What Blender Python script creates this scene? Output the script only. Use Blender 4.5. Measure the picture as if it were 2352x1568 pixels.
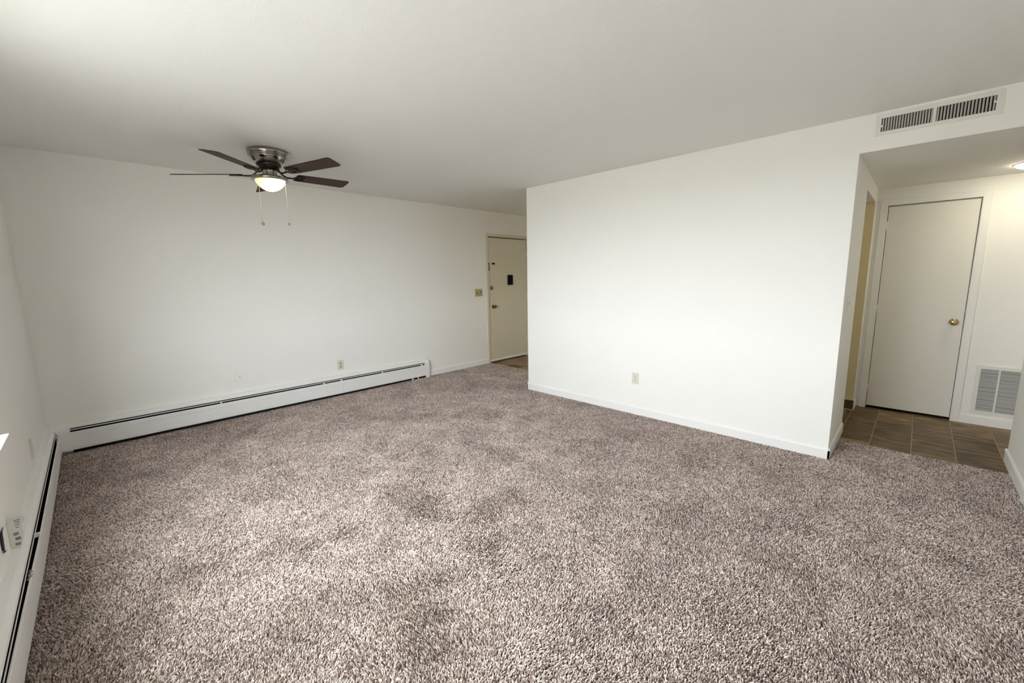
import bpy, bmesh, math, random
import numpy as np
from mathutils import Matrix, Vector

for o in list(bpy.data.objects):
    bpy.data.objects.remove(o, do_unlink=True)
SC = bpy.context.scene
COL = SC.collection
PI = math.pi
random.seed(7)

# ------------------------------------------------------------------ camera
YAW, PITCH, ROLL = math.radians(44.365), math.radians(-8.7956), math.radians(-0.9152)
FPX = 953.785
fwd = Vector((math.cos(YAW) * math.cos(PITCH), math.sin(YAW) * math.cos(PITCH), math.sin(PITCH)))
rgt = Vector((math.sin(YAW), -math.cos(YAW), 0))
upv = rgt.cross(fwd)
r2 = rgt * math.cos(ROLL) + upv * math.sin(ROLL)
u2 = -rgt * math.sin(ROLL) + upv * math.cos(ROLL)
cd = bpy.data.cameras.new('camera')
cd.sensor_width = 36.0
cd.lens = FPX / 2352 * 36.0
cd.clip_start = 0.02
cam = bpy.data.objects.new('camera', cd)
COL.objects.link(cam)
cam.matrix_world = Matrix(((r2.x, u2.x, -fwd.x, 0.346), (r2.y, u2.y, -fwd.y, -5.0216),
                           (r2.z, u2.z, -fwd.z, 1.4051), (0, 0, 0, 1)))
SC.camera = cam

# ------------------------------------------------------------------ room dimensions (metres)
H = 2.44            # ceiling
XB = 4.153          # partition face
YB0, YB1 = -1.578, -4.640
ZH = 2.20           # dropped hall ceiling
XE = 5.951          # end wall of the hall
YD = -5.606         # right wall
XD = 5.0            # where the right wall stops
XT = 4.681          # carpet to tile line
CA, CB = 0.006, 0.0075   # the window wall runs a little out of square
CROT = PI / 2 - math.atan(CB)
WIN = (-4.45, -2.17, 0.74, 2.14)   # window opening on the left wall: along, up

# ------------------------------------------------------------------ world, light, exposure
w = bpy.data.worlds.new('sky')
SC.world = w
w.use_nodes = True
bg = w.node_tree.nodes['Background']
bg.inputs[0].default_value = (0.915, 0.957, 0.995, 1)
bg.inputs[1].default_value = 18.0
ld = bpy.data.lights.new('window_portal', 'AREA')
ld.shape = 'RECTANGLE'
ld.size = WIN[1] - WIN[0]
ld.size_y = WIN[3] - WIN[2]
ld.cycles.is_portal = True
lo = bpy.data.objects.new('window_portal', ld)
COL.objects.link(lo)
lo.location = (CA + CB * (WIN[0] + WIN[1]) / 2 - 0.16, (WIN[0] + WIN[1]) / 2, (WIN[2] + WIN[3]) / 2)
lo.rotation_euler = (0, -PI / 2, 0)
# hazy sun standing behind the building: it lights the ground beyond the building's own shadow
sd = bpy.data.lights.new('sun', 'SUN')
sd.energy = 260.0
sd.angle = math.radians(4)
sd.color = (1.0, 0.97, 0.92)
so = bpy.data.objects.new('sun', sd)
COL.objects.link(so)
so.rotation_euler = (0, math.radians(50), math.radians(6))
SC.view_settings.view_transform = 'Standard'
SC.view_settings.look = 'None'
SC.view_settings.gamma = 1
SC.view_settings.use_curve_mapping = False
SC.view_settings.exposure = 0.42
cy = SC.cycles
cy.max_bounces = 9
cy.diffuse_bounces = 6
cy.use_adaptive_sampling = True
cy.adaptive_threshold = 0.035
cy.glossy_bounces = 4
cy.transmission_bounces = 4
cy.transparent_max_bounces = 8
cy.sample_clamp_indirect = 6
cy.use_denoising = True
cy.caustics_reflective = False
cy.caustics_refractive = False


# ------------------------------------------------------------------ materials
def mat(name, rgb, rough=0.6, metal=0.0, bump=0.0, bscale=200.0, vary=0.0, vscale=3.0, spec=0.5, aniso=0.0):
    m = bpy.data.materials.new(name)
    m.use_nodes = True
    nt = m.node_tree
    b = nt.nodes['Principled BSDF']
    b.inputs['Base Color'].default_value = (*rgb, 1)
    b.inputs['Roughness'].default_value = rough
    b.inputs['Metallic'].default_value = metal
    b.inputs['Specular IOR Level'].default_value = spec
    if aniso:
        b.inputs['Anisotropic'].default_value = aniso
    tc = nt.nodes.new('ShaderNodeTexCoord')
    if bump:
        n = nt.nodes.new('ShaderNodeTexNoise')
        n.inputs['Scale'].default_value = bscale
        n.inputs['Detail'].default_value = 3
        nt.links.new(tc.outputs['Object'], n.inputs['Vector'])
        bp = nt.nodes.new('ShaderNodeBump')
        bp.inputs['Strength'].default_value = bump
        bp.inputs['Distance'].default_value = 0.002
        nt.links.new(n.outputs['Fac'], bp.inputs['Height'])
        nt.links.new(bp.outputs['Normal'], b.inputs['Normal'])
    if vary:
        n = nt.nodes.new('ShaderNodeTexNoise')
        n.inputs['Scale'].default_value = vscale
        n.inputs['Detail'].default_value = 4
        nt.links.new(tc.outputs['Object'], n.inputs['Vector'])
        r = nt.nodes.new('ShaderNodeValToRGB')
        r.color_ramp.elements[0].position = 0.3
        r.color_ramp.elements[1].position = 0.7
        r.color_ramp.elements[0].color = (*[c * (1 - vary) for c in rgb], 1)
        r.color_ramp.elements[1].color = (*[min(1, c * (1 + vary)) for c in rgb], 1)
        nt.links.new(n.outputs['Fac'], r.inputs['Fac'])
        nt.links.new(r.outputs['Color'], b.inputs['Base Color'])
    return m


def emat(name, rgb, strength):
    m = bpy.data.materials.new(name)
    m.use_nodes = True
    nt = m.node_tree
    b = nt.nodes['Principled BSDF']
    b.inputs['Base Color'].default_value = (*rgb, 1)
    b.inputs['Emission Color'].default_value = (*rgb, 1)
    b.inputs['Emission Strength'].default_value = strength
    return m


M = {}
M['wall'] = mat('wall_paint', (0.90, 0.887, 0.853), 0.75, bump=0.25, bscale=160, spec=0.2)
M['ceiling'] = mat('ceiling_paint', (0.91, 0.898, 0.863), 0.9, bump=0.45, bscale=120, spec=0.1)
M['yellow_wall'] = mat('kitchen_paint', (0.78, 0.68, 0.42), 0.7, bump=0.2, bscale=160, spec=0.2)
M['trim'] = mat('trim_paint', (0.87, 0.865, 0.845), 0.45, bump=0.1, bscale=60, spec=0.35)
M['door'] = mat('door_paint', (0.83, 0.81, 0.755), 0.5, bump=0.1, bscale=90, spec=0.3)
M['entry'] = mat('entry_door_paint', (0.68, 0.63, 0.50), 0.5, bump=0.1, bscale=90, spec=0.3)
M['heater'] = mat('heater_enamel', (0.86, 0.855, 0.84), 0.4, vary=0.02, vscale=6, spec=0.4)
M['dark'] = mat('cavity_shade', (0.012, 0.011, 0.012), 0.9, spec=0.1)  # near-black colour painted in for the shade inside gaps and cavities
M['dust'] = mat('grey_dust', (0.32, 0.30, 0.30), 1.0, spec=0.0)
M['almond'] = mat('almond_plastic', (0.66, 0.62, 0.47), 0.4)
M['beige_plate'] = mat('beige_plastic', (0.46, 0.39, 0.20), 0.45)
M['ivory'] = mat('ivory_plastic', (0.72, 0.69, 0.58), 0.4)
M['white_plastic'] = mat('white_plastic', (0.80, 0.80, 0.78), 0.35)
M['slot'] = mat('slot_dark', (0.05, 0.045, 0.03), 0.6)
M['black'] = mat('black_plastic', (0.006, 0.006, 0.010), 0.6, spec=0.1)
M['brass'] = mat('polished_brass', (0.62, 0.47, 0.24), 0.16, metal=1.0)
M['antique_brass'] = mat('dark_brass', (0.17, 0.115, 0.06), 0.2, metal=1.0)
M['nickel'] = mat('brushed_nickel', (0.37, 0.345, 0.30), 0.17, metal=1.0)
M['bronze'] = mat('dark_bronze', (0.03, 0.022, 0.018), 0.35, metal=0.6)
M['vent'] = mat('vent_enamel', (0.80, 0.79, 0.74), 0.45, spec=0.3)
M['vent_slat'] = mat('vent_slat_grey', (0.52, 0.50, 0.46), 0.5)
M['grille_slat'] = mat('grille_slat_grey', (0.46, 0.455, 0.445), 0.5)
M['grout'] = mat('tile_grout', (0.36, 0.285, 0.165), 0.9)
M['cove'] = mat('brown_vinyl_cove', (0.10, 0.065, 0.03), 0.5, vary=0.2, vscale=20)
M['strip'] = mat('pale_edge_strip', (0.62, 0.56, 0.40), 0.5)
M['chain'] = mat('pull_chain_metal', (0.75, 0.68, 0.52), 0.3, metal=0.6)
M['fob'] = mat('pull_fob_grey', (0.22, 0.20, 0.18), 0.4, metal=0.4)
M['ground'] = mat('outdoor_ground', (0.25, 0.245, 0.225), 0.9, vary=0.3, vscale=1)
M['sill'] = mat('window_sill_paint', (0.84, 0.84, 0.83), 0.35)
M['label'] = mat('pale_label', (0.74, 0.755, 0.71), 0.5)
M['label_grey'] = mat('label_grey_print', (0.23, 0.23, 0.23), 0.6)
M['cable'] = mat('black_cable', (0.012, 0.01, 0.03), 0.4)


def wood_mat():
    m = mat('walnut_blade', (0.055, 0.022, 0.014), 0.55, spec=0.2)
    nt = m.node_tree
    b = nt.nodes['Principled BSDF']
    tc = nt.nodes.new('ShaderNodeTexCoord')
    mp = nt.nodes.new('ShaderNodeMapping')
    mp.inputs['Scale'].default_value = (4, 60, 4)
    n = nt.nodes.new('ShaderNodeTexNoise')
    n.inputs['Scale'].default_value = 1.5
    n.inputs['Detail'].default_value = 5
    r = nt.nodes.new('ShaderNodeValToRGB')
    r.color_ramp.elements[0].color = (0.014, 0.0055, 0.0035, 1)
    r.color_ramp.elements[1].color = (0.050, 0.020, 0.010, 1)
    nt.links.new(tc.outputs['Object'], mp.inputs['Vector'])
    nt.links.new(mp.outputs['Vector'], n.inputs['Vector'])
    nt.links.new(n.outputs['Fac'], r.inputs['Fac'])
    nt.links.new(r.outputs['Color'], b.inputs['Base Color'])
    return m


M['wood'] = wood_mat()


def tile_mat():
    m = mat('slate_vinyl_tile', (0.13, 0.085, 0.045), 0.42, spec=0.35)
    nt = m.node_tree
    b = nt.nodes['Principled BSDF']
    tc = nt.nodes.new('ShaderNodeTexCoord')
    oi = nt.nodes.new('ShaderNodeObjectInfo')
    mp = nt.nodes.new('ShaderNodeMapping')
    mp.inputs['Scale'].default_value = (26, 5, 5)
    nt.links.new(tc.outputs['Object'], mp.inputs['Vector'])
    va = nt.nodes.new('ShaderNodeVectorMath')
    va.operation = 'ADD'
    sc_ = nt.nodes.new('ShaderNodeMath')
    sc_.operation = 'MULTIPLY'
    sc_.inputs[1].default_value = 40
    nt.links.new(oi.outputs['Random'], sc_.inputs[0])
    nt.links.new(mp.outputs['Vector'], va.inputs[0])
    nt.links.new(sc_.outputs[0], va.inputs[1])
    n = nt.nodes.new('ShaderNodeTexNoise')
    n.inputs['Scale'].default_value = 1.0
    n.inputs['Detail'].default_value = 6
    n.inputs['Roughness'].default_value = 0.62
    n.inputs['Distortion'].default_value = 0.6
    nt.links.new(va.outputs[0], n.inputs['Vector'])
    ma = nt.nodes.new('ShaderNodeMath')
    ma.operation = 'MULTIPLY_ADD'
    ma.inputs[1].default_value = 0.22
    nt.links.new(oi.outputs['Random'], ma.inputs[0])
    nt.links.new(n.outputs['Fac'], ma.inputs[2])
    r = nt.nodes.new('ShaderNodeValToRGB')
    e = r.color_ramp.elements
    e[0].position = 0.40
    e[0].color = (0.042, 0.024, 0.010, 1)
    e[1].position = 0.80
    e[1].color = (0.36, 0.245, 0.115, 1)
    k = e.new(0.6)
    k.color = (0.135, 0.083, 0.038, 1)
    nt.links.new(ma.outputs[0], r.inputs['Fac'])
    nt.links.new(r.outputs['Color'], b.inputs['Base Color'])
    bp = nt.nodes.new('ShaderNodeBump')
    bp.inputs['Strength'].default_value = 0.3
    bp.inputs['Distance'].default_value = 0.001
    nt.links.new(n.outputs['Fac'], bp.inputs['Height'])
    nt.links.new(bp.outputs['Normal'], b.inputs['Normal'])
    return m


M['tile'] = tile_mat()


def carpet_mats():
    out = []
    for nm, pile in (('carpet_pile', True), ('carpet_backing', False)):
        m = mat(nm, (0.10, 0.075, 0.06), 0.95, spec=0.05)
        nt = m.node_tree
        b = nt.nodes['Principled BSDF']
        if pile:
            hi = nt.nodes.new('ShaderNodeHairInfo')
            r = nt.nodes.new('ShaderNodeValToRGB')
            e = r.color_ramp.elements
            e[0].position = 0.0
            e[0].color = (0.135, 0.090, 0.068, 1)
            e[1].position = 1.0
            e[1].color = (0.84, 0.755, 0.710, 1)
            k = e.new(0.5)
            k.color = (0.47, 0.378, 0.330, 1)
            nt.links.new(hi.outputs['Random'], r.inputs['Fac'])
            # lighter and darker nap, as leaning pile catches light, painted into the colour
            g = nt.nodes.new('ShaderNodeNewGeometry')
            n = nt.nodes.new('ShaderNodeTexNoise')
            n.inputs['Scale'].default_value = 4.6
            n.inputs['Detail'].default_value = 5
            n.inputs['Roughness'].default_value = 0.65
            nt.links.new(g.outputs['Position'], n.inputs['Vector'])
            mr = nt.nodes.new('ShaderNodeMapRange')
            mr.inputs['From Min'].default_value = 0.35
            mr.inputs['From Max'].default_value = 0.65
            mr.inputs['To Min'].default_value = 0.84
            mr.inputs['To Max'].default_value = 1.16
            nt.links.new(n.outputs['Fac'], mr.inputs['Value'])
            mx = nt.nodes.new('ShaderNodeVectorMath')
            mx.operation = 'SCALE'
            nt.links.new(r.outputs['Color'], mx.inputs[0])
            nt.links.new(mr.outputs['Result'], mx.inputs['Scale'])
            nt.links.new(mx.outputs['Vector'], b.inputs['Base Color'])
        out.append(m)
    return out


M['pile'], M['backing'] = carpet_mats()


def glass_mat():
    m = bpy.data.materials.new('window_glass')
    m.use_nodes = True
    nt = m.node_tree
    nt.nodes.remove(nt.nodes['Principled BSDF'])
    t = nt.nodes.new('ShaderNodeBsdfTransparent')
    t.inputs[0].default_value = (0.95, 0.955, 0.955, 1)
    g = nt.nodes.new('ShaderNodeBsdfGlossy')
    g.inputs['Roughness'].default_value = 0.02
    mx = nt.nodes.new('ShaderNodeMixShader')
    mx.inputs[0].default_value = 0.06
    nt.links.new(t.outputs[0], mx.inputs[1])
    nt.links.new(g.outputs[0], mx.inputs[2])
    nt.links.new(mx.outputs[0], nt.nodes['Material Output'].inputs[0])
    return m


M['glass'] = glass_mat()


# ------------------------------------------------------------------ mesh helpers
class MB:
    def __init__(self):
        self.v, self.f, self.smooth = [], [], []

    def add(self, verts, faces, smooth=False):
        o = len(self.v)
        self.v += [tuple(p) for p in verts]
        self.f += [tuple(i + o for i in f) for f in faces]
        self.smooth += [smooth] * len(faces)
        return self

    def box(self, x0, x1, y0, y1, z0, z1):
        v = [(x0, y0, z0), (x1, y0, z0), (x1, y1, z0), (x0, y1, z0), (x0, y0, z1), (x1, y0, z1), (x1, y1, z1), (x0, y1, z1)]
        return self.add(v, [(3, 2, 1, 0), (4, 5, 6, 7), (0, 1, 5, 4), (1, 2, 6, 5), (2, 3, 7, 6), (3, 0, 4, 7)])

    def bbox(self, x0, x1, y0, y1, z0, z1, b=0.003, seg=2):
        bm = bmesh.new()
        bmesh.ops.create_cube(bm, size=1.0)
        for v in bm.verts:
            v.co = Vector(((x0 + x1) / 2 + v.co.x * (x1 - x0), (y0 + y1) / 2 + v.co.y * (y1 - y0), (z0 + z1) / 2 + v.co.z * (z1 - z0)))
        bmesh.ops.bevel(bm, geom=list(bm.edges), offset=b, segments=seg, affect='EDGES', profile=0.5)
        bm.verts.index_update()
        self.add([v.co.copy() for v in bm.verts], [[v.index for v in f.verts] for f in bm.faces])
        bm.free()
        return self

    def prism(self, poly, axis, a0, a1, smooth=False):
        """poly: list of 2-D points; axis 'x': points are (y,z); 'y': (x,z); 'z': (x,y)"""
        n = len(poly)

        def P(q, a):
            return {'x': (a, q[0], q[1]), 'y': (q[0], a, q[1]), 'z': (q[0], q[1], a)}[axis]
        v = [P(q, a0) for q in poly] + [P(q, a1) for q in poly]
        o = len(self.v)
        self.v += v
        self.f += [tuple(o + i for i in range(n))[::-1], tuple(o + n + i for i in range(n))]
        self.smooth += [False, False]
        for i in range(n):
            j = (i + 1) % n
            self.f.append((o + i, o + j, o + n + j, o + n + i))
            self.smooth.append(smooth)
        return self

    def lathe(self, prof, c=(0, 0, 0), axis='z', n=40, smooth=True):
        """prof: list of (radius, height)"""
        o = len(self.v)
        m = len(prof)
        for r, h in prof:
            for k in range(n):
                a = 2 * PI * k / n
                p = (r * math.cos(a), r * math.sin(a), h)
                if axis == 'y':
                    p = (p[0], p[2], p[1])
                elif axis == 'x':
                    p = (p[2], p[0], p[1])
                self.v.append((c[0] + p[0], c[1] + p[1], c[2] + p[2]))
        for i in range(m - 1):
            for k in range(n):
                k2 = (k + 1) % n
                self.f.append((o + i * n + k, o + i * n + k2, o + (i + 1) * n + k2, o + (i + 1) * n + k))
                self.smooth.append(smooth)
        if prof[0][0] > 1e-6:
            self.f.append(tuple(o + k for k in range(n))[::-1])
            self.smooth.append(False)
        if prof[-1][0] > 1e-6:
            self.f.append(tuple(o + (m - 1) * n + k for k in range(n)))
            self.smooth.append(False)
        return self

    def tube(self, pts, r, n=10, smooth=True):
        pts = [Vector(p) for p in pts]
        rs = r if isinstance(r, (list, tuple)) else [r] * len(pts)
        o = len(self.v)
        for i, p in enumerate(pts):
            t = (pts[min(i + 1, len(pts) - 1)] - pts[max(i - 1, 0)]).normalized()
            a = t.cross(Vector((0, 0, 1)))
            if a.length < 1e-4:
                a = t.cross(Vector((0, 1, 0)))
            a.normalize()
            bb = t.cross(a)
            for k in range(n):
                q = 2 * PI * k / n
                self.v.append(tuple(p + (a * math.cos(q) + bb * math.sin(q)) * rs[i]))
        for i in range(len(pts) - 1):
            for k in range(n):
                k2 = (k + 1) % n
                self.f.append((o + i * n + k, o + i * n + k2, o + (i + 1) * n + k2, o + (i + 1) * n + k))
                self.smooth.append(smooth)
        self.f += [tuple(o + k for k in range(n))[::-1], tuple(o + (len(pts) - 1) * n + k for k in range(n))]
        self.smooth += [False, False]
        return self

    def build(self, name, material, parent=None, loc=None, rot=None):
        me = bpy.data.meshes.new(name)
        me.from_pydata(self.v, [], self.f)
        me.materials.append(M[material] if isinstance(material, str) else material)
        bm = bmesh.new()
        bm.from_mesh(me)
        bmesh.ops.recalc_face_normals(bm, faces=list(bm.faces))
        bm.to_mesh(me)
        bm.free()
        if any(self.smooth):
            me.polygons.foreach_set('use_smooth', self.smooth)
        o = bpy.data.objects.new(name, me)
        COL.objects.link(o)
        if parent:
            o.parent = parent
        if loc:
            o.location = loc
        if rot:
            o.rotation_euler = rot
        return o


def empty(name, loc, rz=0.0):
    o = bpy.data.objects.new(name, None)
    o.empty_display_size = 0.05
    COL.objects.link(o)
    o.location = loc
    o.rotation_euler = (0, 0, rz)
    return o


def tag(o, label=None, cat=None, group=None, kind=None):
    if label:
        o['label'] = label
    if cat:
        o['category'] = cat
    if group:
        o['group'] = group
    if kind:
        o['kind'] = kind
    return o


def copy_part(o, parent):
    c = o.copy()
    COL.objects.link(c)
    c.parent = parent
    return c


# frames of the walls: local x runs to the right seen from the room, local -y points into the room
def on_back(x, z):
    return (x, 0.0, z), 0.0


def on_part(y, z):
    return (XB, y, z), -PI / 2


def on_end(y, z):
    return (XE, y, z), -PI / 2


def on_left(s, z):
    return (CA + CB * s, s, z), CROT


# ------------------------------------------------------------------ setting: walls, ceiling, floor
def panel(mb, a0, a1, z0, z1, holes, y0, y1):
    xs = sorted({a0, a1, *[h[0] for h in holes], *[h[1] for h in holes]})
    zs = sorted({z0, z1, *[h[2] for h in holes], *[h[3] for h in holes]})
    for i in range(len(xs) - 1):
        for j in range(len(zs) - 1):
            cx, cz = (xs[i] + xs[i + 1]) / 2, (zs[j] + zs[j + 1]) / 2
            if any(h[0] < cx < h[1] and h[2] < cz < h[3] for h in holes):
                continue
            mb.box(xs[i], xs[i + 1], y0, y1, zs[j], zs[j + 1])


def structure(o, label=None):
    return tag(o, label, kind='structure')


ZF = -0.014
D1 = (4.963, 5.873, 2.046)     # entry door opening
mb = MB()
panel(mb, -0.2, 6.2, ZF, H, [(D1[0] - 0.012, D1[1] + 0.012, ZF, D1[2] + 0.012)], 0, 0.14)
wall_back = structure(mb.build('wall_back', 'wall'), 'long off-white wall on the left with the ceiling fan before it')

mb = MB()
panel(mb, -5.9, 0.06, ZF, H, [(WIN[0], WIN[1], WIN[2], WIN[3])], 0, 0.16)
o = mb.build('wall_left', 'wall', None, (CA, 0, 0), (0, 0, CROT))
structure(o, 'off-white window wall along the left edge of the picture')

mb = MB().box(XB, XB + 0.12, YB1, YB0, ZF, H)
panel(mb, XB + 0.12, 6.2, ZF, H, [(4.5, 5.7, ZF, 2.08)], YB0 - 0.12, YB0)  # unseen opening added so the fill lamp reaches the entry
wp = structure(mb.build('wall_partition', 'wall'), 'bright white partition wall in the middle facing the window')

mb = MB().box(XB, XB + 0.12, YD, YB1, ZH, H)
structure(mb.build('wall_header', 'wall'), 'white header over the hall opening carrying the wide air vent')

SO = (4.925, 5.745, 2.065)     # opening in the hall's left side
mb = MB()
panel(mb, XB + 0.12, XE, ZF, ZH, [(SO[0], SO[1], ZF, SO[2])], YB1, YB1 + 0.12)
structure(mb.build('wall_hall_side', 'wall'), 'narrow shaded side wall of the hall with a light switch')

D2 = (-4.733, -5.3395, 2.026)
mb = MB()
ys = [(-6.7, D2[1] - 0.012), (D2[0] + 0.012, YB1 + 0.12)]
for a, b in ys:
    mb.box(XE, XE + 0.12, a, b, ZF, ZH)
mb.box(XE, XE + 0.12, D2[1] - 0.012, D2[0] + 0.012, D2[2] + 0.012, ZH)
structure(mb.build('wall_hall_end', 'wall'), 'cream end wall of the hall around the closet door')

mb = MB().box(-0.3, XD, YD - 0.12, YD, ZF, H)
mb.box(XD - 0.12, XD, -6.7, YD - 0.12, ZF, H)
structure(mb.build('wall_right', 'wall'), 'white wall at the right edge of the picture ending at the hall')
structure(MB().box(XD, XE + 0.12, -6.82, -6.7, ZF, H).build('wall_hall_far', 'wall'))
mb = MB().box(6.4, 6.55, -7.05, 0.35, -0.5, H + 0.1)  # unseen mass added to keep sun from leaking in
mb.box(-0.3, 6.55, -7.05, 0.35, H + 0.101, H + 2.75)    # unseen upper mass, added to lengthen the shadow on the ground
mb.box(-0.3, 6.4, -12.0, -6.9, -0.5, H + 2.75)
mb.box(-0.3, 6.4, 0.2, 5.0, -0.5, H + 2.75)    # unseen side masses, added to block the sun
structure(mb.build('sun_blocker', 'wall'))

# kitchen seen through the opening of the hall
mb = MB().box(6.25, 6.35, YB1, YB0, ZF, H)
mb.box(XB + 0.12, 6.35, -2.90, -2.80, ZF, H)
structure(mb.build('wall_kitchen', 'yellow_wall'), 'yellowish wall of the room beyond the hall opening')
structure(MB().box(6.2, 6.32, -1.70, 0.14, ZF, H).build('wall_entry', 'wall'))

structure(MB().box(-0.3, 6.4, -6.9, 0.2, H, H + 0.1).build('ceiling', 'ceiling'), 'off-white textured living room ceiling')
structure(MB().box(XB + 0.12, XE, -6.7, YB1, ZH, ZH + 0.06).build('ceiling_hall', 'ceiling'), 'dropped tan-shaded ceiling over the hall')
floor = structure(MB().box(-0.3, 6.4, -6.9, 0.2, ZF - 0.1, ZF).build('floor', 'grout'), 'floor slab with brown slate-look tiles in the hall and entry')

# tiles, each an object
TL, TW = 0.5, 0.249
tmesh = {}


def tile(x0, x1, y0, y1):
    key = (round(x1 - x0, 3), round(y1 - y0, 3))
    if key not in tmesh:
        t = MB().bbox(-key[0] / 2, key[0] / 2, -key[1] / 2, key[1] / 2, 0, 0.010, 0.0012, 1).build('tile', 'tile', floor)
        tmesh[key] = t.data
    else:
        t = bpy.data.objects.new('tile', tmesh[key])
        COL.objects.link(t)
        t.parent = floor
    t.location = ((x0 + x1) / 2, (y0 + y1) / 2, ZF)
    return t


def tile_field(X0, X1, Y0, Y1, off):
    g = 0.0048
    MB().box(max(X0, XT), X1, Y0, Y1, ZF, ZF + 0.0088).build('grout_bed', 'grout', floor)
    j0 = math.floor((Y0 + 4.597) / TW)
    for j in range(j0, 60):
        ya, yb = -4.597 + j * TW, -4.597 + (j + 1) * TW
        if ya > Y1:
            break
        sx = 5.265 + off if j % 2 else 5.515 + off
        i0 = math.floor((X0 - sx) / TL)
        for i in range(i0, 20):
            xa, xb = sx + i * TL, sx + (i + 1) * TL
            if xa > X1:
                break
            c = (max(xa, X0) + g / 2, min(xb, X1) - g / 2, max(ya, Y0) + g / 2, min(yb, Y1) - g / 2)
            if c[1] - c[0] > 0.02 and c[3] - c[2] > 0.02:
                tile(*c)


tile_field(XT, XE, YD - 0.25, YB1, 0.0)
tile_field(SO[0], 6.25, YB1, -3.3, 0.0)
XV = 4.955
tile_field(XV, 6.2, YB0, 0.0, 0.1)

# ------------------------------------------------------------------ carpet
mb = MB()
mb.box(0.0, XB, YD, 0.0, ZF, ZF + 0.004)
mb.box(XB, XV, YB0, 0.0, ZF, ZF + 0.004)
mb.box(XB, XT, YD, YB1, ZF, ZF + 0.004)
carpet = mb.build('carpet', 'backing')
tag(carpet, 'brown and beige shag carpet covering the living room floor', 'carpet', kind='stuff')


def fbm(x, y, seed, scale, octaves=3):
    rng = np.random.default_rng(seed)
    tot = np.zeros_like(x)
    amp = 1.0
    for k in range(octaves):
        t = rng.random((64, 64))
        u, v = x * scale + 17.3, y * scale + 29.1
        iu, iv = np.floor(u).astype(int), np.floor(v).astype(int)
        fu, fv = u - iu, v - iv
        fu, fv = fu * fu * (3 - 2 * fu), fv * fv * (3 - 2 * fv)
        a, b = t[iu % 64, iv % 64], t[(iu + 1) % 64, iv % 64]
        c, d = t[iu % 64, (iv + 1) % 64], t[(iu + 1) % 64, (iv + 1) % 64]
        tot += amp * ((a * (1 - fu) + b * fu) * (1 - fv) + (c * (1 - fu) + d * fu) * fv - 0.5)
        amp *= 0.55
        scale *= 2.1
    return tot


def make_pile():
    rng = np.random.default_rng(3)
    SP = 0.0056
    nx, ny = int(XV / SP), int(-YD / SP)
    gx, gy = np.meshgrid((np.arange(nx) + 0.5) * SP, YD + (np.arange(ny) + 0.5) * SP)
    x = (gx + rng.uniform(-0.5, 0.5, gx.shape) * SP).ravel()
    y = (gy + rng.uniform(-0.5, 0.5, gy.shape) * SP).ravel()
    keep = (x > 0.012) & (y < -0.008)
    keep &= (x < XB - 0.014) | ((y > YB0 + 0.012) & (x < XV)) | ((y < YB1 - 0.014) & (x < XT))
    keep &= y > YD + 0.014
    x, y = x[keep], y[keep]
    n = len(x)
    ang = fbm(x, y, 1, 2.2) * 5.0 + rng.normal(0, 0.9, n)
    lean = np.clip(0.55 + 0.55 * fbm(x, y, 5, 3.4) + rng.normal(0, 0.25, n), 0.05, 1.3)
    hgt = 0.0135 * rng.uniform(0.75, 1.15, n)
    ex, ey = np.cos(ang), np.sin(ang)
    pts = np.zeros((n, 4, 3), np.float32)
    kx, ky = rng.normal(0, 0.0012, (2, n))
    for k, t in enumerate((0.0, 0.38, 0.74, 1.0)):
        hor = lean * 0.011 * t ** 1.7
        pts[:, k, 0] = x + ex * hor + kx * t * (1 - t) * 3
        pts[:, k, 1] = y + ey * hor + ky * t * (1 - t) * 3
        pts[:, k, 2] = ZF + 0.003 + hgt * (t - 0.22 * lean * t * t)
    rad = np.tile(np.array([0.0017, 0.0021, 0.0019, 0.0010], np.float32), (n, 1)) * rng.uniform(0.8, 1.2, (n, 1)).astype(np.float32)
    hc = bpy.data.hair_curves.new('pile')
    hc.add_curves([4] * n)
    hc.attributes['position'].data.foreach_set('vector', pts.ravel())
    ra = hc.attributes.get('radius') or hc.attributes.new('radius', 'FLOAT', 'POINT')
    ra.data.foreach_set('value', rad.ravel())
    hc.materials.append(M['pile'])
    o = bpy.data.objects.new('pile', hc)
    COL.objects.link(o)
    o.parent = carpet
    tag(o, kind='stuff')
    return n


print('strands', make_pile())

# ------------------------------------------------------------------ baseboards
BBH, BBT = 0.085, 0.012
PR = [(0, ZF), (-BBT, ZF), (-BBT, BBH - 0.018), (-BBT + 0.003, BBH - 0.007), (-0.004, BBH), (0, BBH)]


def base(name, frame, x0, x1):
    loc, rz = frame
    return structure(MB().prism(PR, 'x', x0, x1).build(name, 'trim', None, loc, (0, 0, rz)))


base('baseboard_back', on_back(0, 0), 3.72, 4.912)
base('baseboard_partition', on_part(YB0, 0), -BBT, YB0 - YB1 + BBT)
base('baseboard_hall_side', ((XB, YB1, 0), 0), -BBT, 4.918 - XB)
base('baseboard_hall_stub', ((SO[1] + 0.004, YB1, 0), 0), 0.0, XE - SO[1] - 0.02)
base('baseboard_hall_end', on_end(-5.40, 0), 0.0, 1.2)
base('baseboard_right', ((XD, YD, 0), PI), -BBT, XD)
base('baseboard_right_end', ((XD, YD, 0), PI / 2), -1.09, BBT)
base('baseboard_entry', ((XB, YB0, 0), PI), -0.34, BBT)

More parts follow.
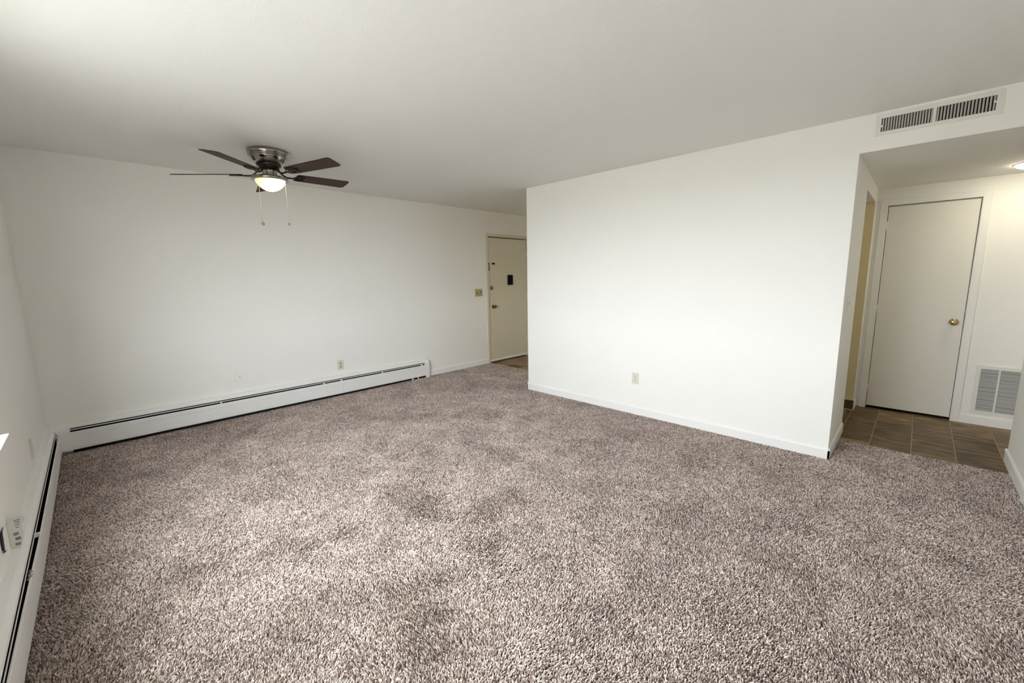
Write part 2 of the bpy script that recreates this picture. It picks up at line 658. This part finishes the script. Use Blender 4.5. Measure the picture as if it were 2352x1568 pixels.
# yellow-painted far jamb of the hall opening, with its brown cove base
tr = structure(MB().box(SO[1] - 0.004, SO[1], YB1 - 0.001, YB1 + 0.122, ZF + 0.011, SO[2]).build('trim_1', 'yellow_wall'), 'yellow-painted jamb of the hall opening')
mb = MB()
mb.box(SO[1] - 0.011, SO[1] - 0.0045, YB1 - 0.006, YB1 + 0.122, 0.0, 0.097)
mb.build('cove_base', 'cove', tr)
MB().box(SO[1] - 0.013, SO[1] - 0.0045, YB1 - 0.007, YB1 + 0.122, 0.097, 0.102).build('edge_strip', 'strip', tr)
MB().box(SO[1] - 0.017, SO[1] - 0.0045, YB1 - 0.007, YB1 + 0.122, -0.004, 0.002).build('edge_strip', 'strip', tr)
MB().bbox(SO[1] - 0.012, SO[1] + 0.004, YB1 - 0.014, YB1 - 0.006, -0.004, 0.100, 0.003).build('corner_bead', 'trim', tr)


# ------------------------------------------------------------------ window and its sill
W0, W1, Z0, Z1 = WIN
win = structure(empty('window_1', (CA, 0, 0), CROT), 'wide window in the left wall lighting the room')
mb = MB()
fy0, fy1 = 0.07, 0.13
for a in ((W0, W0 + 0.05, Z0, Z1), (W1 - 0.05, W1, Z0, Z1), (W0 + 0.05, W1 - 0.05, Z0, Z0 + 0.05), (W0 + 0.05, W1 - 0.05, Z1 - 0.05, Z1)):
    mb.box(a[0], a[1], fy0, fy1, a[2], a[3])
mb.build('window_frame', 'white_plastic', win)
mid = (W0 + W1) / 2
MB().box(mid - 0.03, mid + 0.03, fy0, fy1, Z0 + 0.05, Z1 - 0.05).build('mullion', 'white_plastic', win)
for a, b in ((W0 + 0.05, mid - 0.03), (mid + 0.03, W1 - 0.05)):
    MB().box(a, b, 0.098, 0.102, Z0 + 0.05, Z1 - 0.05).build('pane', 'glass', win)
MB().bbox(W0 - 0.05, W1 + 0.04, -0.047, 0.068, Z0 - 0.022, Z0 + 0.004, 0.003).build('window_sill', 'sill', win)
structure(MB().box(-80, -0.4, -80, 80, -0.6, -0.5).build('ground', 'ground'), 'open ground outside the window')


# ------------------------------------------------------------------ baseboard heaters
def arc_profile(zb=ZF + 0.004):
    p = [(0, zb), (-0.069, zb), (-0.069, 0.185)]
    for k in range(1, 7):
        a = k / 6 * PI / 2
        p.append((-0.069 + 0.055 * (1 - math.cos(a)), 0.185 + 0.062 * math.sin(a)))
    p += [(0, 0.252)]
    return p


def heater(name, loc, rz, x0, x1, joints, core, label, hang=None):
    """joints: x of the seams between front covers"""
    t = tag(empty(name, loc, rz), label, 'heater')
    hood = [(0, 0.040), (-0.003, 0.040), (-0.003, 0.246), (-0.026, 0.243), (-0.042, 0.226), (-0.044, 0.215), (-0.047, 0.215),
            (-0.045, 0.228), (-0.028, 0.248), (0, 0.254)]
    MB().prism(hood, 'x', x0, x1).build('back_panel', 'heater', t)
    mb = MB().box(x0 + 0.002, x1 - 0.002, -core, -0.0035, 0.010, 0.1815)
    mb.box(x0 + 0.002, x1 - 0.002, -0.038, -0.0035, 0.1815, 0.226)
    mb.build('core_shade', 'dark', t)  # black block stands in for shade in the slots and underneath
    MB().prism([(-0.046, 0.1985), (-0.049, 0.2065), (-0.0525, 0.2065), (-0.0505, 0.1985)], 'x', x0, x1).build('damper', 'heater', t)
    edges = [x0] + joints + [x1]
    for i in range(len(edges) - 1):
        a, b = edges[i] + (0.0008 if i else 0), edges[i + 1] - 0.0008
        cov = [(-0.0615, 0.187), (-0.066, 0.187), (-0.0675, 0.182), (-0.0675, 0.150), (-0.0655, 0.147), (-0.0655, 0.050), (-0.0625, 0.031),
               (-0.058, 0.031), (-0.062, 0.051), (-0.062, 0.180)]
        c = MB().prism(cov, 'x', a, b).build('front_cover', 'heater', t)
        if hang and i == hang[0]:
            c.location = (hang[1], 0, 0)
            c.rotation_euler = (0, 0, hang[2])
            for v in c.data.vertices:
                v.co.x -= hang[1]
    return t


HA = heater('baseboard_heater', (0, 0, 0), 0, 0.13, 3.645, [2.44], 0.060, 'white baseboard heater along the long back wall under the outlet')
# end cap, corner cap, brackets and feet
MB().prism(arc_profile(), 'x', 3.640, 3.700).build('end_cap', 'heater', HA)
mb = MB().prism(arc_profile(0.031), 'x', 0.004, 0.131)
mb.prism([(-q[0], q[1]) for q in arc_profile(0.031)], 'y', -0.155, -0.001)
MB_corner = mb.build('corner_cap', 'heater', HA)
for x in (1.19, 2.215, 2.425, 2.97, 3.58):
    MB().box(x - 0.006, x + 0.006, -0.064, -0.046, 0.183, 0.2005).build('bracket', 'heater', HA)
for x, wd in ((3.42, 0.022), (3.51, 0.012)):
    MB().box(x - wd / 2, x + wd / 2, -0.062, -0.02, ZF + 0.005, 0.036).build('foot', 'heater', HA)

HS = -0.16
HB = heater('baseboard_heater', (CA, 0, 0), CROT, -5.59, HS, [-3.3, -2.05], 0.046,
            'white baseboard heater running toward the viewer along the left window wall', hang=(1, -2.05, math.radians(-0.55)))
for s, dz in ((-2.03, 0.0), (-3.4, 0.0)):
    MB().box(s - 0.008, s + 0.008, -0.064, -0.046, 0.183, 0.2005).build('bracket', 'heater', HB)
mb = MB()
for k in range(14):
    c = Vector((-2.43 + random.gauss(0, 0.022), -0.057 + random.gauss(0, 0.0025), 0.186 + random.gauss(0, 0.002)))
    mb.lathe([(0.0, -0.005), (0.0045, -0.003), (0.006, 0), (0.004, 0.0035), (0, 0.005)], c, n=6)
tag(mb.build('dust_clump', 'dust', HB), 'grey clump of dust caught in the slot')


# ------------------------------------------------------------------ doors
def knob_lathe(t, x, z, y0, brass, name='knob', parent=None, r=0.026):
    k = MB().lathe([(0.031, 0), (0.031, -0.003), (0.027, -0.008), (0.013, -0.010), (0.011, -0.030), (0.016, -0.036), (r, -0.046),
                    (r + 0.001, -0.056), (r * 0.8, -0.064), (r * 0.45, -0.067), (0.0, -0.066)], (x, y0, z), 'y', 28).build(name, brass, parent or t)
    return k


def casing(x0, x1, ztop, wdt, th, zb=ZF + 0.008):
    """three flat boards round an opening, local frame"""
    mb = MB()
    mb.bbox(x0 - wdt, x0, -th, 0, zb, ztop + wdt, 0.003)
    mb.bbox(x1, x1 + wdt, -th, 0, zb, ztop + wdt, 0.003)
    mb.bbox(x0 - 0.002, x1 + 0.002, -th + 0.0006, 0, ztop, ztop + wdt, 0.003)
    return mb


# entry door on the back wall
d1 = structure(empty('door_1', (D1[0], 0, 0), 0), 'cream entry door half hidden behind the partition wall')
w1 = D1[1] - D1[0]
casing(-0.006, w1 + 0.006, D1[2] + 0.012, 0.047, 0.016).build('casing', 'entry', d1)
mb = MB()
mb.box(-0.0115, -0.004, 0.0, 0.12, ZF + 0.01, D1[2] + 0.011)
mb.box(w1 + 0.004, w1 + 0.0115, 0.0, 0.12, ZF + 0.01, D1[2] + 0.011)
mb.box(-0.004, w1 + 0.004, 0.0, 0.12, D1[2] + 0.009, D1[2] + 0.0115)
mb.build('jamb', 'entry', d1)
MB().box(-0.0115, w1 + 0.0115, 0.075, 0.139, ZF, D1[2] + 0.011).build('door_gap_shade', 'dark', d1)  # black board that paints the shade of the gap round the slab
MB().bbox(0, w1, 0.004, 0.048, 0.010, D1[2] - 0.004, 0.002).build('door_slab', 'entry', d1)
MB().bbox(0.005, w1 - 0.004, -0.003, 0.004, 0.012, 0.045, 0.001).build('door_sweep', 'trim', d1)
knob_lathe(d1, 0.088, 0.930, 0.004, 'antique_brass', 'door_knob')
db = MB().lathe([(0.030, 0), (0.030, -0.006), (0.026, -0.012), (0.012, -0.013), (0.0, -0.013)], (0.066, 0.004, 1.237), 'y', 24).build('deadbolt', 'antique_brass', d1)
MB().bbox(0.060, 0.072, -0.028, -0.009, 1.222, 1.252, 0.002).build('thumb_turn', 'brass', db)
MB().bbox(0.085, 0.135, -0.010, 0.004, 1.615, 1.641, 0.002).build('latch_keeper', 'black', d1)
MB().bbox(-0.032, -0.010, -0.030, -0.014, 1.632, 1.650, 0.003).build('latch_knob', 'brass', d1)
MB().box(-0.012, 0.006, -0.0165, 0.003, 1.515, 1.640).build('latch_plate', 'antique_brass', d1)
MB().bbox(0.430, 0.548, -0.020, 0.004, 1.277, 1.444, 0.008).build('knocker_cover', 'black', d1)
for z in (1.80, 1.08, 0.28):
    MB().tube([(w1 + 0.003, -0.004, z - 0.045), (w1 + 0.003, -0.004, z + 0.045)], 0.006, 8).build('hinge', 'trim', d1)

# closet door at the end of the hall (local x runs toward -y)
w2 = D2[0] - D2[1]
d2 = structure(empty('door_2', (XE, D2[0], 0), -PI / 2), 'narrow white closet door with brass knob at the end of the hall')
casing(-0.006, w2 + 0.006, D2[2] + 0.010, 0.055, 0.016).build('casing', 'trim', d2)
mb = MB()
mb.box(-0.0115, -0.004, 0.0, 0.118, ZF + 0.01, D2[2] + 0.011)
mb.box(w2 + 0.004, w2 + 0.0115, 0.0, 0.118, ZF + 0.01, D2[2] + 0.011)
mb.box(-0.004, w2 + 0.004, 0.045, 0.118, D2[2] + 0.002, D2[2] + 0.011)
mb.build('jamb', 'trim', d2)
MB().box(-0.0115, w2 + 0.0115, 0.075, 0.119, ZF, D2[2] + 0.011).build('door_gap_shade', 'dark', d2)  # black board, shade of the closet door gaps put in as colour
MB().bbox(0, w2, 0.003, 0.038, 0.022, D2[2] - 0.001, 0.0015).build('door_slab', 'door', d2)
knob_lathe(d2, w2 - 0.062, 0.930, 0.003, 'brass', 'door_knob')
for z in (1.841, 1.025, 0.203):
    hg = MB().tube([(-0.003, -0.003, z - 0.045), (-0.003, -0.003, z + 0.045)], 0.0058, 8).build('hinge', 'trim', d2)
    MB().box(-0.010, 0.008, 0.000, 0.0035, z - 0.044, z + 0.044).build('hinge_leaf', 'trim', hg)

# ------------------------------------------------------------------ wall plates
def plate_base(name, frame, w_, h_, material, label, cat, th=0.006):
    loc, rz = frame
    t = tag(empty(name, loc, rz), label, cat)
    MB().bbox(-w_ / 2, w_ / 2, -th, 0.0, -h_ / 2, h_ / 2, 0.0025, 3).build('cover_plate', material, t)
    return t


def outlet(frame, plate_m, face_m, slot_m, label, k_=1.0):
    t = plate_base('electrical_outlet', frame, 0.072, 0.117, plate_m, label, 'outlet')
    for z in (0.0195, -0.0195):
        mb = MB()
        pts = []
        for k in range(24):
            a = 2 * PI * k / 24
            pts.append((max(-0.0165, min(0.0165, 0.0175 * math.cos(a))), z + 0.0145 * math.sin(a)))
        mb.prism(pts, 'y', -0.0078, -0.004)
        s = mb.build('socket', face_m, t)
        mb = MB()
        mb.box(-0.0065 - 0.002 * k_, -0.0065 + 0.002 * k_, -0.0083, -0.0076, z - 0.001, z + 0.0085)
        mb.box(0.0062 - 0.0018 * k_, 0.0062 + 0.0018 * k_, -0.0083, -0.0076, z + 0.000, z + 0.0080)
        mb.lathe([(0.0032 * k_, 0), (0.0032 * k_, -0.0006), (0, -0.0007)], (0, -0.0077, z - 0.0075), 'y', 10)
        mb.build('socket_slots', slot_m, s)
    MB().lathe([(0.0032, 0), (0.003, -0.001), (0, -0.0014)], (0, -0.0058, 0), 'y', 10).build('screw', 'nickel', t)
    return t


outlet(on_back(2.452, 0.370), 'ivory', 'almond', 'slot', 'ivory outlet with dark slots above the heater on the back wall', 1.6)
outlet(on_part(-3.042, 0.372), 'ivory', 'ivory', 'fob', 'ivory outlet low on the bright partition wall')
t = plate_base('blank_plate', on_back(1.386, 0.420), 0.072, 0.117, 'wall', 'white painted blank plate left of the outlet on the back wall', 'wall plate', 0.007)
MB().bbox(-0.006, 0.006, -0.0095, -0.006, -0.007, 0.003, 0.001).build('jack', 'vent_slat', t)
t = plate_base('switch_plate', on_back(4.737, 1.169), 0.155, 0.117, 'beige_plate', 'beige switch plate on the back wall beside the entry door', 'switch')
for x, z in ((-0.040, -0.006), (0.040, 0.010)):
    MB().bbox(x - 0.005, x + 0.005, -0.016, -0.004, z - 0.010, z + 0.010, 0.002).build('toggle', 'antique_brass', t)
t = plate_base('light_switch', ((4.402, YB1, 1.162), 0), 0.072, 0.117, 'wall', 'white light switch on the shaded side wall of the hall', 'switch')
MB().bbox(-0.005, 0.005, -0.017, -0.005, -0.004, 0.014, 0.002).build('toggle', 'white_plastic', t)
t = plate_base('wall_plate', on_left(-1.10, 0.385), 0.072, 0.117, 'ivory', 'grey plate seen edge-on on the window wall right of the sill', 'wall plate', 0.007)
MB().lathe([(0.006, 0), (0.006, -0.004), (0, -0.005)], (0, -0.0065, 0), 'y', 12).build('jack', 'white_plastic', t)

# plug-in adapter low on the window wall, its vented side toward the room's near end, and a black cable beside it
LS = -2.222
loc, rz = on_left(LS, 0.0)
t = tag(empty('plug_adapter', (loc[0], loc[1], 0.320), rz), 'pale plug-in adapter with grey vents above the left heater', 'adapter')
prof = [(0.0, -0.072), (-0.028, -0.070), (-0.035, -0.045), (-0.033, -0.005), (-0.036, 0.022), (-0.047, 0.040), (-0.050, 0.066), (-0.045, 0.074), (0.0, 0.072)]
MB().prism(prof, 'x', -0.028, 0.028).build('adapter_body', 'label', t)
MB().bbox(-0.04, 0.034, -0.004, 0.0, -0.062, 0.058, 0.0015).build('outlet_plate', 'ivory', t)
for z, d0, d1 in ((0.056, -0.012, -0.030), (0.046, -0.014, -0.030), (0.035, -0.013, -0.027), (0.023, -0.014, -0.024)):
    MB().box(-0.0288, -0.027, d1 - 0.009, d0 - 0.009, z - 0.0022, z + 0.0022).build('slot_bar', 'label_grey', t)
for z, d0 in ((-0.006, -0.004), (-0.029, -0.007), (-0.054, -0.004)):
    MB().box(-0.0288, -0.027, d0 - 0.025, d0 - 0.009, z - 0.007, z + 0.007).build('grey_block', 'label_grey', t)
pts = [(-2.364, 0.402), (-2.400, 0.402), (-2.421, 0.398), (-2.432, 0.370), (-2.440, 0.335), (-2.436, 0.324), (-2.395, 0.312)]
cab = tag(MB().tube([(q[0], -0.005, q[1]) for q in pts], [0.002, 0.003, 0.0045, 0.005, 0.004, 0.003, 0.002], 8)
          .build('cable', 'cable', None, (CA, 0, 0), (0, 0, CROT)), 'short black cable on the left wall beside the pale adapter', 'cable')

# ------------------------------------------------------------------ air vent on the header
VZ0, VZ1, VY0, VY1 = 2.313, 2.397, -4.738, -5.237
t = tag(empty('air_vent', (XB, VY0, VZ0), -PI / 2), 'wide white air vent with grey upright blades above the hall opening', 'vent')
vw, vh = VY0 - VY1, VZ1 - VZ0
m0, m1 = 0.2405, 0.2555
mb = MB()
mb.box(-0.028, 0, -0.007, 0, -0.021, vh + 0.027)
mb.box(vw, vw + 0.031, -0.007, 0, -0.021, vh + 0.027)
mb.box(0, vw, -0.007, 0, -0.021, 0)
mb.box(0, vw, -0.007, 0, vh, vh + 0.027)
mb.build('frame', 'vent', t)
MB().box(m0, m1, -0.007, -0.0005, 0.0, vh).build('centre_bar', 'vent', t)
MB().box(0.0, vw, -0.0004, 0.0, 0.0, vh).build('vent_shade', 'dark', t)  # flat black sheet in place of the shade between the blades
bl = None
for x0, x1, n in ((0.0, m0, 18), (m1, vw, 17)):
    for k in range(n):
        if bl is None:
            bl = MB().prism([(-0.0045, -0.0065), (-0.0020, -0.0068), (0.0042, -0.0012), (0.0030, -0.0006)], 'z', 0.0005, vh - 0.0005).build('vent_blade', 'vent_slat', t)
            ob = bl
        else:
            ob = copy_part(bl, t)
        pos = (0.55 + k) / n if x0 == 0 else (0.35 + k) / n
        ob.location = (x0 + (x1 - x0) * pos + 0.002, 0, 0)
for x, z in ((0.004, 0.035), (vw - 0.004, 0.048)):
    MB().bbox(x - 0.006, x + 0.006, -0.010, -0.004, z - 0.006, z + 0.006, 0.002).build('damper_lever', 'white_plastic', t)

# ------------------------------------------------------------------ return grille beside the closet door
GZ0, GZ1, GY0, GY1 = 0.131, 0.519, -5.492, -5.727
t = tag(empty('return_grille', (XE, GY0, GZ0), -PI / 2), 'white return air grille with grey louvres low beside the closet door', 'vent')
gw, gh = GY0 - GY1, GZ1 - GZ0
mb = MB()
mb.box(-0.029, 0, -0.009, 0, -0.031, gh + 0.030)
mb.box(gw, gw + 0.029, -0.009, 0, -0.031, gh + 0.030)
mb.box(0, gw, -0.009, 0, -0.031, 0)
mb.box(0, gw, -0.009, 0, gh, gh + 0.030)
mb.build('frame', 'vent', t)
MB().box(0.107, 0.119, -0.009, -0.0005, 0, gh).build('centre_bar', 'vent', t)
MB().box(0, gw, -0.0005, 0, 0, gh).build('vent_shade', 'dark', t)  # flat black sheet painting the shade behind the louvres
NS = 30
p = gh / NS
sl = None
for k in range(NS):
    for x0, x1 in ((0, 0.107), (0.119, gw)):
        if sl is None:
            sl = MB().prism([(-0.0085, -0.0058), (-0.0078, -0.0062), (-0.0008, 0.0040), (-0.0012, 0.0048)], 'x', 0, 1).build('louvre', 'grille_slat', t)
            ob = sl
        else:
            ob = copy_part(sl, t)
        ob.scale = (x1 - x0, 1, 1)
        ob.location = (x0, 0, p * (k + 0.5) + random.uniform(-0.0011, 0.0011))
        ob.rotation_euler = (random.uniform(-0.05, 0.05), 0, 0)


# ------------------------------------------------------------------ ceiling fan
FX, FY = 1.520, -1.150
fan = tag(empty('ceiling_fan', (FX, FY, H), 0), 'five-blade ceiling fan with dark walnut blades and a lit glass bowl', 'ceiling fan')
MB().lathe([(0.138, 0), (0.146, -0.003), (0.147, -0.028), (0.143, -0.033)], n=64).build('ceiling_band', 'nickel', fan)
MB().lathe([(0.141, -0.033), (0.136, -0.034), (0.136, -0.038), (0.142, -0.039), (0.143, -0.045), (0.135, -0.047), (0.133, -0.051), (0.137, -0.053),
            (0.134, -0.060), (0.118, -0.085), (0.104, -0.098), (0.092, -0.102)], n=64).build('motor_housing', 'nickel', fan)
MB().lathe([(0.090, -0.100), (0.092, -0.108), (0.086, -0.120), (0.070, -0.132), (0.064, -0.146), (0.050, -0.150)], n=48).build('flywheel', 'bronze', fan)
MB().lathe([(0.052, -0.148), (0.055, -0.152), (0.054, -0.160), (0.052, -0.192), (0.060, -0.200)], n=48).build('switch_housing', 'nickel', fan)
MB().lathe([(0.060, -0.198), (0.112, -0.202), (0.129, -0.209), (0.134, -0.218), (0.131, -0.227), (0.110, -0.230)], n=64).build('light_rim', 'nickel', fan)

gm = bpy.data.materials.new('lit_glass')
gm.use_nodes = True
nt = gm.node_tree
b = nt.nodes['Principled BSDF']
b.inputs['Base Color'].default_value = (0.9, 0.85, 0.7, 1)
b.inputs['Roughness'].default_value = 0.3
tc = nt.nodes.new('ShaderNodeTexCoord')
ds = nt.nodes.new('ShaderNodeVectorMath')
ds.operation = 'DISTANCE'
BULB = (0.060, -0.045, -0.262)
ds.inputs[1].default_value = BULB
nt.links.new(tc.outputs['Object'], ds.inputs[0])
r = nt.nodes.new('ShaderNodeValToRGB')
r.color_ramp.elements[0].position = 0.25
r.color_ramp.elements[0].color = (1.0, 0.93, 0.72, 1)
r.color_ramp.elements[1].position = 0.75
r.color_ramp.elements[1].color = (1.0, 0.80, 0.20, 1)
mrn = nt.nodes.new('ShaderNodeMapRange')
mrn.inputs['From Min'].default_value = 0.0
mrn.inputs['From Max'].default_value = 0.2
nt.links.new(ds.outputs['Value'], mrn.inputs['Value'])
nt.links.new(mrn.outputs['Result'], r.inputs['Fac'])
nt.links.new(r.outputs['Color'], b.inputs['Emission Color'])
mr2 = nt.nodes.new('ShaderNodeMapRange')
mr2.inputs['From Min'].default_value = 0.03
mr2.inputs['From Max'].default_value = 0.17
mr2.inputs['To Min'].default_value = 3.5
mr2.inputs['To Max'].default_value = 0.62
nt.links.new(ds.outputs['Value'], mr2.inputs['Value'])
nt.links.new(mr2.outputs['Result'], b.inputs['Emission Strength'])
gp = []
for k in range(13):
    a = k / 12 * PI / 2
    gp.append((0.109 * math.cos(a) ** 1.05, -0.229 - 0.084 * math.sin(a) ** 1.3))
gp[-1] = (0.0, -0.313)
MB().lathe(gp, n=56).build('glass_bowl', gm, fan)
MB().lathe([(0.0, -0.312), (0.005, -0.3135), (0.004, -0.317), (0.0, -0.318)], n=16).build('finial', 'nickel', fan)

# blades
BR, BW0, BW1, BTH = 0.673, 0.058, 0.070, 0.005
outline = []
R0 = 0.205
outline += [(R0, -BW0 + 0.012), (R0 + 0.012, -BW0)]
outline += [(BR - 0.026, -BW1), (BR - 0.008, -BW1 + 0.006), (BR - 0.001, -BW1 + 0.020)]
outline += [(BR, 0.0)]
outline += [(BR - 0.001, BW1 - 0.020), (BR - 0.008, BW1 - 0.006), (BR - 0.026, BW1)]
outline += [(R0 + 0.012, BW0), (R0, BW0 - 0.012)]
blade_mesh = None
for k in range(5):
    th = math.radians(150.34 + 72 * k)
    zb = 2.2614 - H
    if blade_mesh is None:
        bo = MB().prism(outline, 'z', -BTH / 2, BTH / 2).build('blade', 'wood', fan)
        blade_mesh = bo.data
        mb = MB()
        # curved arm from the flywheel, splitting in a loop under the blade root
        mb.tube([(0.060, 0, 0.048), (0.085, 0, 0.030), (0.105, 0, 0.006), (0.130, 0, -0.010), (0.160, 0, -0.011), (0.190, 0, -0.009)],
                [0.009, 0.008, 0.007, 0.007, 0.007, 0.006], 10)
        for s in (-1, 1):
            mb.tube([(0.185, 0, -0.009), (0.205, s * 0.028, -0.008), (0.240, s * 0.040, -0.007), (0.275, s * 0.026, -0.007), (0.290, 0, -0.007)], 0.0055, 8)
        mb.tube([(0.190, 0, -0.009), (0.290, 0, -0.007)], 0.005, 8)
        iron = mb.build('blade_iron', 'bronze', bo)
    else:
        bo = bpy.data.objects.new('blade', blade_mesh)
        COL.objects.link(bo)
        bo.parent = fan
        copy_part(iron, bo)
    bo.location = (0, 0, zb)
    # the blades do not run true: their plane dips a little toward the far left
    tilt = Matrix(((1, 0, -0.040, 0), (0, 1, 0.030, 0), (0.040, -0.030, 1, 0), (0, 0, 0, 1)))
    bo.rotation_mode = 'XYZ'
    bo.rotation_euler = (tilt.to_3x3() @ Matrix.Rotation(th, 3, 'Z') @ Matrix.Rotation(math.radians(-12.1), 3, 'X')).to_euler('XYZ')

# pull chains
view = Vector((FX - 0.346, FY + 5.0216)).normalized()
lat = Vector((view.y, -view.x))
for lt, z0, z1, kind in ((-0.083, -0.222, -0.563, 0), (0.107, -0.222, -0.558, 1)):
    x, y = lat.x * lt, lat.y * lt
    c = MB().tube([(x, y, z0), (x, y, z1)], 0.0017, 6).build('pull_chain', 'chain', fan)
    if kind == 0:
        vx, vy = -view.x * 0.004, -view.y * 0.004
        f = MB().lathe([(0.0, -0.003), (0.0105, -0.003), (0.0125, 0.0), (0.0105, 0.003), (0.0, 0.003)], (0, 0, 0), 'y', 20).build('fob', 'fob', c, (x, y, z1 - 0.010),
                                                                                                     (0, 0, math.atan2(view.y, view.x) - PI / 2))
    else:
        f = MB().lathe([(0.0, 0.010), (0.006, 0.008), (0.007, -0.004), (0.005, -0.011), (0.0, -0.012)], (x, y, z1 - 0.008), 'z', 14).build('fob', 'fob', c)

# ------------------------------------------------------------------ hall and kitchen ceiling lights, and an added entry fill
M['hall_light'] = emat('hall_light_glass', (1.0, 0.93, 0.72), 16.0)
M['entry_fill'] = emat('entry_fill_glow', (1.0, 0.92, 0.74), 26.0)  # unseen lamp, added to brighten the entry door
M['kitchen_light'] = emat('kitchen_light_glass', (1.0, 0.88, 0.62), 9.0)
for (x, y, z, m_, lb) in ((5.50, -5.60, ZH, 'hall_light', 'round lit dome light on the hall ceiling at the right edge'),
                          (5.2, -3.7, H, 'kitchen_light', 'round dome light in the room beyond the hall opening'),
                          (5.15, -2.35, H, 'entry_fill', 'unseen fill lamp added behind the partition wall to brighten the entry')):
    t = tag(empty('dome_light', (x, y, z)), lb, 'ceiling light')
    MB().lathe([(0.148, 0), (0.148, -0.005), (0.140, -0.007)], n=40).build('base_ring', 'white_plastic', t)
    MB().lathe([(0.146, -0.006), (0.130, -0.020), (0.100, -0.032), (0.055, -0.040), (0.0, -0.043)], n=40).build('glass_dome', m_, t)
